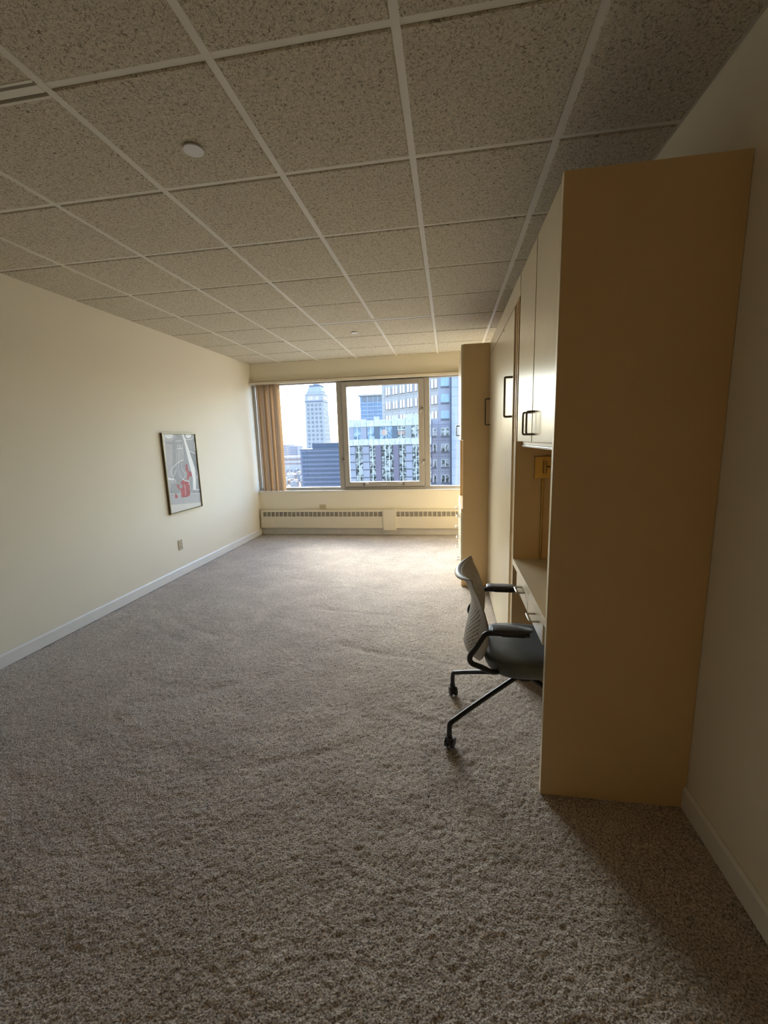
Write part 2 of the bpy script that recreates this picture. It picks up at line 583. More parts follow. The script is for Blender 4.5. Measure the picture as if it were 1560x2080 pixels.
sash = MB().box(SX0, SX0 + .078, FY0 - .03, FY1 - .02, SZ0, SZ1).box(SX1 - .085, SX1, FY0 - .03, FY1 - .02, SZ0, SZ1) \
    .box(SX0 + .078, SX1 - .085, FY0 - .03, FY1 - .02, SZ0, SZ0 + .075).box(SX0 + .078, SX1 - .085, FY0 - .03, FY1 - .02, SZ1 - .072, SZ1).build('sash', M['alu'], w2, .004)
pane(SX0 + .078, SX1 - .085, SZ0 + .075, SZ1 - .072, sash, YD + .05)
MB().box(SX0 + .006, SX1 - .006, FY0 - .008, FY0 - .002, SZ0 - .012, SZ0).box(SX0 - .006, SX0, FY0 - .012, FY0, SZ0, SZ1).box(SX1, SX1 + .006, FY0 - .012, FY0, SZ0, SZ1) \
    .box(SX0, SX1, FY0 - .012, FY0 - .001, SZ1, SZ1 + .008).build('gasket', M['alud'], w2)
for (x, z, dx, dz) in ((-1.655, 1.218, .035, -.06), (-.394, 1.956, -.03, -.06), (-.374, 1.174, -.03, -.06), (-1.33, .815, .075, .02), (-.704, .818, -.075, .02)):
    h = MB().box(x - .016, x + .016, FY0 - .042, FY0 - .028, z - .02, z + .02).build('latch', M['bar'], w2, .003)
    MB().tube([(x, FY0 - .04, z), (x + dx * .3, FY0 - .06, z + dz * .3), (x + dx, FY0 - .06, z + dz)], .006, 8).build('latch_handle', M['alu'], h, smooth=True)
MB().box(-1.06, -.962, FY0 - .043, FY0 - .029, .802, .823).build('pull', M['barlight'], w2, .003)

# ================================================================== vertical blind
bl = thing('vertical_blind', 'tan fabric vertical blind drawn to the left end of the window', 'blind', ((XL + XR) / 2, YD - .045, HEAD))
MB().box(XL + .012, XR - .01, YD - .075, YD - .03, HEAD - .048, HEAD - .004).box(XL + .012, XR - .01, YD - .03, YD - .0005, HEAD - .02, HEAD - .006).build('headrail', M['heater'], bl, .003)
MB().box(XL + .012, XR - .01, YD - .0755, YD - .0745, HEAD - .012, HEAD - .005).build('valance_groove', M['recess'], bl)
nv = 8
for i in range(nv):
    cx = -2.985 + 0.325 * i / (nv - 1)
    ang = math.radians([72, 24, 68, 40, 78, 22, 66, 48][i])
    mb = MB()
    wv, n = 0.088, 7
    vs_, fs = [], []
    z1, z0 = HEAD - .05, SILL + .008
    for zz in (z0, z1):
        for k in range(n):
            u = (k / (n - 1) - .5) * wv
            bow = 0.010 * (1 - (2 * k / (n - 1) - 1) ** 2)
            for th in (0, .0012):
                vs_.append((cx + u * math.cos(ang) - (bow + th) * math.sin(ang), YD - .052 + u * math.sin(ang) + (bow + th) * math.cos(ang), zz))
    for k in range(n - 1):
        a = 2 * k
        fs += [(a, a + 2, 2 * n + a + 2, 2 * n + a), (a + 1, 2 * n + a + 1, 2 * n + a + 3, a + 3)]
    fs += [(0, 2 * n, 2 * n + 1, 1), (2 * n - 2, 2 * n - 1, 4 * n - 1, 4 * n - 2)]
    mb.add(vs_, fs)
    v = mb.build('vane', M['vane'], bl, smooth='all')
    MB().box(cx - .004, cx + .004, YD - .056, YD - .048, z1 - .002, z1 + .012).build('carrier', M['whitepl'], v)

# ================================================================== baseboard heater
ht = thing('baseboard_heater', 'long cream metal baseboard heater under the window', 'heater', ((XL + XR) / 2, YD - .04, 0))
HX0, HX1 = XL + .03, XR - .01
prof = [(YD - .001, .415), (YD - .05, .415), (YD - .078, .392), (YD - .086, .306), (YD - .092, .125), (YD - .075, .108), (YD - .001, .108)]
SZA, SZB = .309, .385


def heat_y(z):
    return YD - .078 - (.392 - z) / (.392 - .306) * .008


mb = MB()
mb.add([(x, y, z) for x in (HX0, HX1) for (y, z) in [(YD - .001, .415), (YD - .05, .415), (YD - .078, .392), (heat_y(SZB), SZB), (heat_y(SZB) + .003, SZB), (YD - .05, SZB)]],
       [(0, 1, 7, 6), (1, 2, 8, 7), (2, 3, 9, 8), (3, 4, 10, 9), (4, 5, 11, 10), (0, 6, 11, 5), (0, 5, 4, 3, 2, 1), (6, 7, 8, 9, 10, 11)])
mb.build('top_cover', M['heater'], ht)
lo = [(YD - .001, SZA), (heat_y(SZA), SZA), (YD - .086, .306), (YD - .092, .125), (YD - .075, .108), (YD - .001, .108)]
n = len(lo)
MB().add([(x, y, z) for x in (HX0, HX1) for (y, z) in lo], [(i, (i + 1) % n, n + (i + 1) % n, n + i) for i in range(n)] + [tuple(range(n)), tuple(range(n, 2 * n))]).build('front_cover', M['heater'], ht)
MB().box(HX0 + .01, HX1 - .01, YD - .06, YD - .04, SZA, SZB).build('fin_block', M['fin'], ht)
bar_me = MB().add([(-.0058, heat_y(SZA) - YD, SZA), (.0058, heat_y(SZA) - YD, SZA), (.0058, heat_y(SZB) - YD, SZB), (-.0058, heat_y(SZB) - YD, SZB),
                   (-.0058, heat_y(SZA) - YD + .004, SZA), (.0058, heat_y(SZA) - YD + .004, SZA), (.0058, heat_y(SZB) - YD + .004, SZB), (-.0058, heat_y(SZB) - YD + .004, SZB)],
                  [(0, 1, 2, 3), (7, 6, 5, 4), (0, 4, 5, 1), (1, 5, 6, 2), (2, 6, 7, 3), (3, 7, 4, 0)]).mesh('grille_bar', M['heater'])
x = HX0 + .04
while x < HX1:
    if not (-1.04 < x < -.82):
        inst(bar_me, 'grille_bar', ht, (x - ht.location.x, YD - ht.location.y, 0))
    x += .0715
MB().box(HX0, HX0 + .036, heat_y(SZA) + .001, YD - .01, SZA, SZB).build('end_cap', M['heater'], ht)
MB().box(-1.032, -.822, YD - .104, YD - .02, .088, .418).build('joint_cover', M['heater'], ht, .004)
MB().box(XL + .016, HX1, YD - .012, YD - .001, 0, .108).build('kick_plate', M['heatgrey'], ht)


# ================================================================== outlets
def outlet(name, label, loc, axis, w, h, m):
    t = thing(name, label, 'outlet', loc, group='wall outlets')
    x, y, z = loc
    if axis == 'x':
        MB().box(x, x + .007, y - w / 2, y + w / 2, z - h / 2, z + h / 2).build('cover_plate', m, t, .002)
        for s in (-1, 1):
            r = MB().box(x + .006, x + .0095, y - .017, y + .017, z + s * .024 - .014, z + s * .024 + .014).build('receptacle', m, t, .003)
            for q in (-1, 1):
                MB().box(x + .009, x + .0098, y + q * .007 - .0012, y + q * .007 + .0012, z + s * .024 - .004, z + s * .024 + .005).build('slot', M['darkslot'], r)
        MB().cyl((x + .006, y, z), (x + .0085, y, z), .004, 10).build('screw', M['barlight'], t)
    else:
        MB().box(x - w / 2, x + w / 2, y - .007, y, z - h / 2, z + h / 2).build('cover_plate', m, t, .002)
        for s in (-1, 1):
            r = MB().box(x + s * .024 - .014, x + s * .024 + .014, y - .0095, y - .006, z - .017, z + .017).build('receptacle', m, t, .003)
            for q in (-1, 1):
                MB().box(x + s * .024 - .004, x + s * .024 + .005, y - .0098, y - .009, z + q * .007 - .0012, z + q * .007 + .0012).build('slot', M['darkslot'], r)
        MB().cyl((x, y - .0085, z), (x, y - .006, z), .004, 10).build('screw', M['barlight'], t)


M['outletplate'] = mat('almond_plate', (0.50, 0.44, 0.31, 1), 0.4, var=0.03)
outlet('wall_outlet', 'almond duplex outlet on the left wall below the framed poster', (XL, 4.362, .361), 'x', .075, .120, M['outletplate'])
outlet('wall_outlet', 'olive brass coloured outlet plate under the window above the heater', (-2.039, YD, .460), 'y', .108, .068, M['ivory'])

# ================================================================== framed poster
P = thing('framed_poster', 'tall framed art print of grey curves and red figure on left wall', 'picture', (XL, 4.54, .74))
PY0, PY1, PZ0, PZ1, PX = 4.228, 4.850, .742, 1.652, XL
fw, fd = .012, .028
MB().box(PX + .001, PX + fd, PY0, PY0 + fw, PZ0, PZ1).box(PX + .001, PX + fd, PY1 - fw, PY1, PZ0, PZ1) \
    .box(PX + .001, PX + fd, PY0 + fw, PY1 - fw, PZ0, PZ0 + fw).box(PX + .001, PX + fd, PY0 + fw, PY1 - fw, PZ1 - fw, PZ1).build('frame', M['framedark'], P)
MB().box(PX + fd, PX + fd + .002, PY0, PY0 + fw * .5, PZ0, PZ1).box(PX + fd, PX + fd + .002, PY1 - fw * .5, PY1, PZ0, PZ1) \
    .box(PX + fd, PX + fd + .002, PY0 + fw * .5, PY1 - fw * .5, PZ0, PZ0 + fw * .5).box(PX + fd, PX + fd + .002, PY0 + fw * .5, PY1 - fw * .5, PZ1 - fw * .5, PZ1).build('frame_face', M['gold'], P)
M['paper'] = mat('cream_paper', (.72, .70, .64, 1), .5, var=.02)
M['pr_grey'] = mat('print_mid_grey', (.37, .38, .38, 1), .5, var=.30, scale=22, detail=5)
_n = M['pr_grey'].node_tree
_mp = _n.nodes.new('ShaderNodeMapping')
_mp.inputs['Scale'].default_value = (1, 4.2, .55)
_mp.inputs['Rotation'].default_value = (math.radians(14), 0, 0)
_tn = [q for q in _n.nodes if q.type == 'TEX_NOISE'][0]
_gn = [q for q in _n.nodes if q.type == 'NEW_GEOMETRY'][0]
_tn.inputs['Distortion'].default_value = 1.5
_n.links.new(_gn.outputs['Position'], _mp.inputs['Vector'])
_n.links.new(_mp.outputs['Vector'], _tn.inputs['Vector'])
M['pr_lgrey'] = mat('print_light_grey', (.50, .50, .50, 1), .5, var=.06, scale=16)
M['pr_white'] = mat('print_white', (.90, .91, .90, 1), .5, var=.02)
M['pr_red'] = mat('print_red', (.46, .10, .10, 1), .5, var=.22, scale=26)
M['pr_dgrey'] = mat('print_dark_grey', (.25, .26, .26, 1), .5, var=.1, scale=20)
MB().box(PX + .001, PX + .018, PY0 + fw, PY1 - fw, PZ0 + fw, PZ1 - fw).build('paper', M['paper'], P)
_src = [(95, 115), (850, 125), (1030, 1790), (325, 1975)]
_dst = [(0, 1), (1, 1), (1, 0), (0, 0)]
_A, _b = [], []
for (a, b), (u, v) in zip(_src, _dst):
    _A += [[a, b, 1, 0, 0, 0, -u * a, -u * b], [0, 0, 0, a, b, 1, -v * a, -v * b]]
    _b += [u, v]
_h = np.append(np.linalg.solve(np.array(_A, float), np.array(_b, float)), 1).reshape(3, 3)


def puv(a, b):
    q = _h @ np.array([a, b, 1.0])
    return min(max(q[0] / q[2], .02), .98), min(max(q[1] / q[2], .014), .986)


LAY = [0]


def art_poly(mb, pts, mi):
    LAY[0] += 1
    xx = PX + .0182 + LAY[0] * .000025
    vs_ = []
    for a, b in pts:
        u, v = puv(a, b)
        vs_.append((xx, PY0 + u * (PY1 - PY0), PZ0 + v * (PZ1 - PZ0)))
    mb.add(vs_, [tuple(range(len(vs_)))], mi)


def art_line(mb, pts, w, mi):
    LAY[0] += 1
    xx = PX + .0182 + LAY[0] * .000025
    q = []
    for a, b in pts:
        u, v = puv(a, b)
        q.append(Vector((PY0 + u * (PY1 - PY0), PZ0 + v * (PZ1 - PZ0))))
    for _ in range(2):
        r = [q[0]]
        for a, b in zip(q[:-1], q[1:]):
            r += [a.lerp(b, .25), a.lerp(b, .75)]
        q = r + [q[-1]]
    vs_ = []
    for i, p in enumerate(q):
        d = (q[min(i + 1, len(q) - 1)] - q[max(i - 1, 0)])
        if d.length < 1e-6: d = Vector((1, 0))
        d.normalize()
        nn = Vector((-d.y, d.x)) * w / 2
        vs_ += [(xx, p.x + nn.x, p.y + nn.y), (xx, p.x - nn.x, p.y - nn.y)]
    mb.add(vs_, [(2 * i, 2 * i + 1, 2 * i + 3, 2 * i + 2) for i in range(len(q) - 1)], mi)


def ell(cx, cy, rx, ry, a0=0, a1=360, n=24):
    return [(cx + rx * math.cos(math.radians(a0 + (a1 - a0) * i / n)), cy + ry * math.sin(math.radians(a0 + (a1 - a0) * i / n))) for i in range(n + (0 if a1 - a0 == 360 else 1))]


art = MB()   # slots: 0 mid grey, 1 light grey, 2 white, 3 red, 4 dark grey
art_poly(art, [(185, 118), (845, 124), (1000, 1610), (985, 1690), (340, 1740), (330, 1650), (255, 1250), (200, 420)], 0)
art_poly(art, [(290, 1520), (990, 1510), (1010, 1680), (1000, 1700), (330, 1750)], 1)
art_poly(art, [(200, 360), (360, 380), (360, 1000), (300, 1500), (258, 1250)], 1)
art_poly(art, [(730, 540), (880, 600), (930, 980), (880, 960), (820, 760)], 4)
for r in (175, 145, 112):
    art_line(art, ell(270, 150, r, r, 5, 175, 16), .006 if r != 145 else .004, 2 if r != 175 else 1)
art_poly(art, ell(272, 172, 92, 72), 2)
art_line(art, ell(715, 165, 125, 105, 0, 180, 16), .006, 2)
art_poly(art, ell(712, 178, 62, 58), 2)
art_line(art, [(420, 300), (470, 300), (560, 295)], .005, 2)
art_line(art, [(720, 520), (790, 560), (870, 590)], .006, 2)
art_line(art, [(850, 330), (850, 420), (875, 520)], .012, 2)
art_line(art, [(450, 478), (580, 466)], .006, 2)
for pts in ([(470, 380), (455, 600), (440, 800), (465, 900), (430, 1010), (370, 1120)], [(495, 380), (490, 800), (495, 1000), (550, 1130), (650, 1200)],
            [(520, 380), (525, 600), (505, 820)], [(545, 380), (560, 650), (555, 850), (590, 980), (670, 1060), (610, 1150)], [(575, 380), (590, 560), (590, 740)]):
    art_line(art, pts, .0042, 2)
art_line(art, [(605, 735), (530, 750), (410, 860), (330, 950), (330, 1040), (400, 1180), (460, 1290)], .007, 2)
art_poly(art, [(260, 1130), (410, 1170), (400, 1190), (270, 1180)], 2)
art_line(art, [(330, 1180), (370, 1280)], .006, 2)
art_line(art, [(355, 1180), (395, 1270)], .005, 2)
art_poly(art, [(560, 128), (600, 130), (650, 270), (770, 640), (860, 930), (880, 1150), (890, 1420), (825, 1420), (815, 1150), (780, 1000), (690, 640), (610, 300)], 2)
art_line(art, [(820, 1412), (990, 1408)], .008, 2)
art_line(art, [(280, 1500), (600, 1502), (990, 1499)], .005, 2)
art_line(art, [(940, 1040), (930, 1110), (890, 1150)], .006, 2)
art_poly(art, [(650, 825), (690, 835), (715, 980), (780, 1010), (800, 1105), (735, 1115), (715, 1190), (675, 1180), (700, 1060), (655, 960)], 3)
art_poly(art, [(545, 1280), (555, 1220), (620, 1180), (700, 1215), (740, 1250), (750, 1400), (762, 1530), (700, 1572), (565, 1585), (552, 1400), (600, 1320)], 3)
art_poly(art, [(405, 1215), (470, 1295), (525, 1300), (510, 1360), (560, 1400), (548, 1430), (470, 1360), (465, 1310)], 3)
art_poly(art, [(430, 1480), (485, 1560), (478, 1600), (418, 1595)], 3)
art_line(art, [(630, 1290), (650, 1400), (662, 1545)], .006, 2)
art_line(art, [(580, 1165), (650, 1215), (730, 1215), (738, 1300)], .009, 2)
art.build('print', [M['pr_grey'], M['pr_lgrey'], M['pr_white'], M['pr_red'], M['pr_dgrey']], P)

# ================================================================== built-in units on the right
XC, ZT = 0.383, 2.364      # front plane and top of all built-ins
PN0, PN1 = 1.632, 1.657    # near end panel
PF0, PF1 = 2.553, 2.575    # far end panel of the desk bay


def d_handle(parent, x, y, z, vertical, length, stand, r, m):
    mb = MB()
    if vertical:
        a, b = (x, y, z - length / 2), (x, y, z + length / 2)
        p = [a, (x - stand, y, z - length / 2), (x - stand, y, z + length / 2), b]
    else:
        p = [(x, y - length / 2, z), (x - stand, y - length / 2, z), (x - stand, y + length / 2, z), (x, y + length / 2, z)]
    # square the path: keep corners tight
    P_ = [Vector(q) for q in p]
    path = [P_[0]]
    for i in (1, 2):
        d0 = (P_[i - 1] - P_[i]).normalized() * .014
        d1 = (P_[i + 1] - P_[i]).normalized() * .014
        path += [P_[i] + d0, P_[i] + d0 * .3 + d1 * .05, P_[i] + d1 * .3 + d0 * .05, P_[i] + d1]
    path.append(P_[3])
    mb.tube(path, r, 8, 0, 1)
    return mb.build('handle', m, parent, smooth='all')


dk = thing('built_in_desk', 'cream built-in desk bay with tall end panels and two shallow drawers', 'desk', (0.66, 2.1, 0))
MB().box(XC, XR - .001, PN0, PN1, 0, ZT).build('end_panel', M['lam'], dk, .0012)
MB().box(XC + .003, XR - .001, PF0, PF1, 0, ZT).build('end_panel', M['lam'], dk, .0012)
MB().box(XC - .003, XC, PN0, PN1, 0.001, ZT).box(XC, XC + .003, PF0, PF1, 0.001, 1.47).build('edge_band', M['lam_edge'], dk)
MB().box(XC, XR - .002, PN1, PF0, .735, .771).build('worktop', M['door'], dk, .002)
MB().box(XR - .03, XR - .012, PN1, PF0, .05, 1.468).build('back_board', M['lam'], dk)
for (y0, y1, hy) in ((1.712, 2.047, 1.832), (2.053, 2.400, 2.180)):
    dr = MB().box(XC + .001, XC + .02, y0, y1, .640, .733).box(XC + .02, XR - .16, y0 + .012, y0 + .026, .655, .728).box(XC + .02, XR - .16, y1 - .026, y1 - .012, .655, .728) \
        .box(XC + .02, XR - .16, y0 + .026, y1 - .026, .655, .664).box(XR - .174, XR - .16, y0 + .026, y1 - .026, .664, .728).build('drawer', M['door'], dk, .0012)
    d_handle(dr, XC + .001, hy, .708, False, .085, .040, .0045, M['barlight'])
for yy in (1.690, 2.404):
    MB().box(XC + .02, XR - .1, yy, yy + .016, .64, .735).build('drawer_runner', M['recess'], dk)

oc = thing('overhead_cabinet', 'cream two door overhead cabinet above the desk', 'cabinet', (0.66, 2.1, 1.475))
MB().box(XC + .022, XR - .012, PN1 + .001, PF0 - .001, 1.476, 1.494).box(XC + .022, XR - .012, PN1 + .001, PF0 - .001, ZT - .02, ZT - .002) \
    .box(XC + .022, XR - .012, PN1 + .001, PN1 + .018, 1.494, ZT - .02).box(XC + .022, XR - .012, PF0 - .018, PF0 - .001, 1.494, ZT - .02) \
    .box(XR - .03, XR - .012, PN1 + .018, PF0 - .018, 1.494, ZT - .02).box(XC + .04, XR - .03, PN1 + .018, PF0 - .018, 1.9, 1.918).build('carcass', M['recess'], oc)
for (y0, y1, hy) in ((PN1 + .004, 2.068, 2.030), (2.084, 2.497, 2.122)):
    d = MB().box(XC + .001, XC + .02, y0, y1, 1.475, ZT - .006).build('door', M['door'], oc, .0012)
    d_handle(d, XC + .001, hy, 1.562, True, .102, .034, .0048, M['bar'])

ul = thing('under_cabinet_light', 'slim white under cabinet light fixture above the desk', 'light fixture', (0.5, 2.14, 1.475))
MB().box(XC + .035, XC + .13, 1.76, 2.52, 1.455, 1.4755).build('housing', M['whitepl'], ul, .002)
M['diff'] = mat('ribbed_diffuser', (.80, .80, .82, 1), .25, var=.05, scale=60)
MB().box(XC + .030, XC + .135, 1.765, 2.515, 1.443, 1.4555).build('diffuser', M['diff'], ul, .004)

lamp = thing('swing_arm_lamp', 'brass swing arm lamp with square plate above the desk', 'lamp', (.555, PF0, 1.32))
MB().box(.492, .618, PF0 - .014, PF0, 1.257, 1.385).build('back_plate', M['brass'], lamp, .002)
MB().cyl((.548, PF0 - .03, 1.288), (.548, PF0 - .03, 1.358), .0085, 14).build('pivot', M['brass'], lamp, smooth=True)
MB().box(.542, .554, PF0 - .03, PF0 - .012, 1.312, 1.334).build('pivot_bracket', M['brass'], lamp)
MB().cyl((.548, PF0 - .03, 1.322), (.80, PF0 - .06, 1.322), .0055, 12).build('arm', M['brass'], lamp, smooth=True)
MB().cyl((.80, PF0 - .06, 1.30), (.80, PF0 - .06, 1.35), .009, 14).build('elbow', M['brass'], lamp, smooth=True)
MB().cyl((.541, PF0 - .008, .772), (.541, PF0 - .008, 1.257), .0065, 12).build('cord_cover', M['brass'], lamp, smooth=True)
MB().cyl((.556, PF0 - .006, 1.385), (.556, PF0 - .006, 1.392), .006, 12).build('screw_cap', M['brass'], lamp, smooth=True)

# ---- wall bed
wb = thing('fold_down_bed', 'cream fold-down bed cabinet closed between the desk and the wardrobe', 'bed', (.66, 3.38, 0))
BY1 = 4.186
MB().box(XC + .002, XR - .012, 2.606, 2.626, 0, 2.25).build('side_panel', M['lam'], wb, .001)
MB().box(XC + .06, XR - .012, BY1 - .022, BY1 - .002, 0, 2.25).build('side_panel', M['lam'], wb, .001)
MB().box(XC + .05, XC + .06, PF1 + .001, 2.605, 0, 2.25).build('filler_strip', M['recess'], wb)
MB().box(XC + .045, XC + .06, 2.627, 2.70, 0, 2.25).build('filler_strip', M['recess'], wb)
MB().box(XC, XR - .012, PF1 + .001, BY1 - .002, 2.250, ZT).box(XC, XC + .0025, 2.506, PF1 + .001, 2.250, ZT).build('header', M['door'], wb)
face = MB().box(XC, XC + .022, 2.700, BY1 - .006, .012, 2.243).build('face_panel', M['door'], wb, .0015)
MB().box(XC + .022, XC + .30, 2.74, BY1 - .04, .05, 2.20).build('bed_box', M['recess'], wb)
d_handle(face, XC, 2.742, 1.742, True, .235, .044, .0068, M['bar'])
d_handle(face, XC, 4.12, 1.735, True, .235, .044, .0068, M['bar'])
MB().cyl((XC - .002, 3.18, 2.228), (XC + .002, 3.18, 2.228), .006, 12).build('screw_cap', M['darkslot'], face)

# ---- wardrobe
WX, WY0, WY1 = .118, 4.190, 5.26
wd = thing('wardrobe', 'tall deep cream wardrobe unit with doors over drawers near window', 'wardrobe', (.53, 4.72, 0))
MB().box(WX + .019, XR - .001, WY0, WY0 + .022, 0, ZT).build('side_panel', M['lam'], wd, .0012)
MB().box(WX + .019, XR - .001, WY1 - .022, WY1, 0, ZT).build('side_panel', M['lam'], wd, .0012)
MB().box(WX + .018, WX + .0195, WY0, WY0 + .022, 0.001, ZT).build('edge_band', M['lam_edge'], wd)
MB().box(WX + .02, XR - .002, WY0 + .022, WY1 - .022, ZT - .02, ZT).build('top_panel', M['lam'], wd)
MB().box(XR - .03, XR - .012, WY0 + .022, WY1 - .022, .05, ZT - .02).build('back_board', M['recess'], wd)
MB().box(WX + .02, XR - .03, WY0 + .022, WY1 - .022, 1.475, 1.497).build('shelf', M['lam'], wd)
MB().box(WX + .004, XR - .03, WY0 + .022, WY1 - .022, .770, .800).build('counter', M['lam'], wd)
MB().box(WX + .004, WX + .018, WY0 + .003, WY1 - .003, 0, .062).build('toe_board', M['lam'], wd)
ym = (WY0 + WY1) / 2
for (y0, y1, hy) in ((WY0 + .003, ym - .003, ym - .045), (ym + .003, WY1 - .003, ym + .045)):
    d = MB().box(WX, WX + .019, y0, y1, 1.482, ZT - .004).build('door', M['lam_edge'], wd, .0012)
    d_handle(d, WX, hy, 1.578, True, .102, .036, .0048, M['bar'])
for (z0, z1) in ((.545, .766), (.315, .540), (.065, .310)):
    d = MB().box(WX, WX + .019, WY0 + .003, WY1 - .003, z0, z1).box(WX + .019, XR - .2, WY0 + .05, WY1 - .05, z0 + .02, z1 - .03).build('drawer', M['lam_edge'], wd, .0012)
    for hy in (WY0 + .26, WY1 - .26):
        d_handle(d, WX, hy, (z0 + z1) / 2 + .03, False, .10, .038, .0048, M['barlight'])

# ================================================================== task chair
CX, CY = .380, 2.070
ch = thing('task_chair', 'dark grey task chair with perforated flexible back and black arms', 'chair', (CX, CY, 0), math.radians(-2.5))


def W(pts):
    return [(CX + a, CY + b, c) for a, b, c in pts]


# base
MB().cyl((CX, CY, .275), (CX, CY, .315), .040, 20).cyl((CX, CY, .315), (CX, CY, .405), .026, 18).build('column', M['black'], ch, smooth=True)
MB().box(CX - .09, CX + .09, CY - .075, CY + .075, .392, .412).build('seat_plate', M['blackpl'], ch, .004)
for sx, sy in ((-1, -1), (-1, 1), (1, -1), (1, 1)):
    ex_, ey_ = sx * .372, sy * .228
    leg = MB().tube(W([(sx * .015, sy * .009, .297), (sx * .10, sy * .061, .262), (sx * .30, sy * .184, .172), (ex_ * .925, ey_ * .925, .148), (ex_ * .985, ey_ * .985, .138), (ex_, ey_, .115), (ex_, ey_, .052)]), .0125, 12).build('leg', M['black'], ch, smooth=True)
    cst = MB()
    dirx = Vector((sx * .3, sy * 1.0, 0)).normalized()
    ax = Vector((-dirx.y, dirx.x, 0))
    c0 = Vector((CX + ex_, CY + ey_, .026)) + dirx * (-.012)
    for k in (-1, 1):
        cst.cyl(c0 + ax * (k * .007), c0 + ax * (k * .022), .0255, 18)
    cst.cyl(c0 - ax * .008, c0 + ax * .008, .021, 16)
    cst.cyl((CX + ex_, CY + ey_, .04), (CX + ex_, CY + ey_, .066), .0155, 14)
    cst.build('caster', M['blackpl'], leg, smooth=True)


# seat cushion
def cushion():
    mb = MB()
    nu, levels = 56, [(0.90, .398), (.965, .402), (.995, .415), (1.0, .432), (.992, .448), (.965, .460), (.90, .4685), (.75, .473), (.5, .474), (.25, .473)]
    vs_ = []
    for (s, z) in levels:
        for k in range(nu):
            a = 2 * math.pi * k / nu
            e = 2 / 3.4
            ca, sa = math.cos(a), math.sin(a)
            px = .232 * math.copysign(abs(ca) ** e, ca) * s + .025
            py = .238 * math.copysign(abs(sa) ** e, sa) * s * (1 - .06 * (px - .02) / .23)
            zz = z - .030 * max(0, (px - .12) / .14) ** 2 + .008 * max(0, -(px + .1) / .1)
            if z > .45:
                zz += .006 * (abs(py) / .238) ** 2
            vs_.append((CX + px, CY + py, zz))
    fs = []
    for i in range(len(levels) - 1):
        for k in range(nu):
            k2 = (k + 1) % nu
            fs.append((i * nu + k, i * nu + k2, (i + 1) * nu + k2, (i + 1) * nu + k))
    fs.append(tuple(reversed(range(nu))))
    fs.append(tuple((len(levels) - 1) * nu + k for k in range(nu)))
    return mb.add(vs_, fs)


cushion().build('seat', M['seat'], ch, smooth='all')


def lerp_tab(tab, z):
    for (z0, v0), (z1, v1) in zip(tab[:-1], tab[1:]):
        if z <= z1:
            t = (z - z0) / (z1 - z0)
            t = min(max(t, 0), 1)
            return v0 + (v1 - v0) * t
    return tab[-1][1]


SP = [(.400, -.262), (.430, -.294), (.468, -.306), (.550, -.292), (.640, -.272), (.700, -.266), (.760, -.280), (.810, -.302), (.848, -.322)]
WR = [(.400, .045), (.468, .090), (.550, .098), (.640, .080), (.700, .058), (.760, .052), (.810, .050), (.848, .054)]
HW = [(.400, .030), (.411, .085), (.430, .145), (.468, .192), (.520, .216), (.600, .220), (.680, .214), (.760, .212), (.820, .214), (.848, .205)]


def shell_pt(u, z):
    w = lerp_tab(HW, z)
    return Vector((CX + lerp_tab(SP, z) + lerp_tab(WR, z) * abs(u) ** 2.0, CY + u * w, z + .010 * abs(u) ** 3 * (1 if z > .83 else 0)))


def shell():
    NU, NV = 38, 40
    bm = bmesh.new()
    zs = [.400 + (.848 - .400) * j / NV for j in range(NV + 1)]
    g = [[bm.verts.new(shell_pt(-1 + 2 * i / NU, z)) for i in range(NU + 1)] for z in zs]
    for j in range(NV):
        for i in range(NU):
            u, z = -1 + 2 * (i + .5) / NU, (zs[j] + zs[j + 1]) / 2
            quad = [g[j][i], g[j][i + 1], g[j + 1][i + 1], g[j + 1][i]]
            if abs(u) < .80 and .475 < z < .835 and (i + j) % 2 == 0:
                c = sum((v.co for v in quad), Vector()) / 4
                size = .66 if z > .5 else .5
                inn = [bm.verts.new(c.lerp(v.co, size)) for v in quad]
                for k in range(4):
                    bm.faces.new((quad[k], quad[(k + 1) % 4], inn[(k + 1) % 4], inn[k]))
            else:
                bm.faces.new(quad)
    for f in bm.faces:
        f.smooth = True
        for v in f.verts:
            pass
    bmesh.ops.translate(bm, verts=bm.verts, vec=(-CX, -CY, 0))
    me = bpy.data.meshes.new('backrest')
    bm.to_mesh(me)
    bm.free()
    me.materials.append(M['chairshell'])
    o = bpy.data.objects.new('backrest', me)
    COL.objects.link(o)
    o.parent = ch
    s = o.modifiers.new('thick', 'SOLIDIFY')
    s.thickness = .0045
    s.offset = 0
    return o


back = shell()
# folded-back top lip
mb = MB()
vs_, fs = [], []
nu = 30
for i in range(nu + 1):
    u = -1 + 2 * i / nu
    a = shell_pt(u, .848)
    k = (1 - abs(u) ** 4)
    for q in ((.002, -.001), (-.004 - .004 * k, .004), (-.014 * k - .004, .002), (-.026 * k - .004, -.010 * k), (-.026 * k - .004, -.014 * k - .001), (-.012 * k - .004, -.004), (-.002, -.004)):
        vs_.append((a.x + q[0], a.y, a.z + q[1]))
for i in range(nu):
    for k in range(7):
        k2 = (k + 1) % 7
        fs.append((i * 7 + k, i * 7 + k2, (i + 1) * 7 + k2, (i + 1) * 7 + k))
fs += [tuple(range(7)), tuple(nu * 7 + k for k in range(7))]
mb.add(vs_, fs).build('top_lip', M['chairlip'], back, smooth='all')
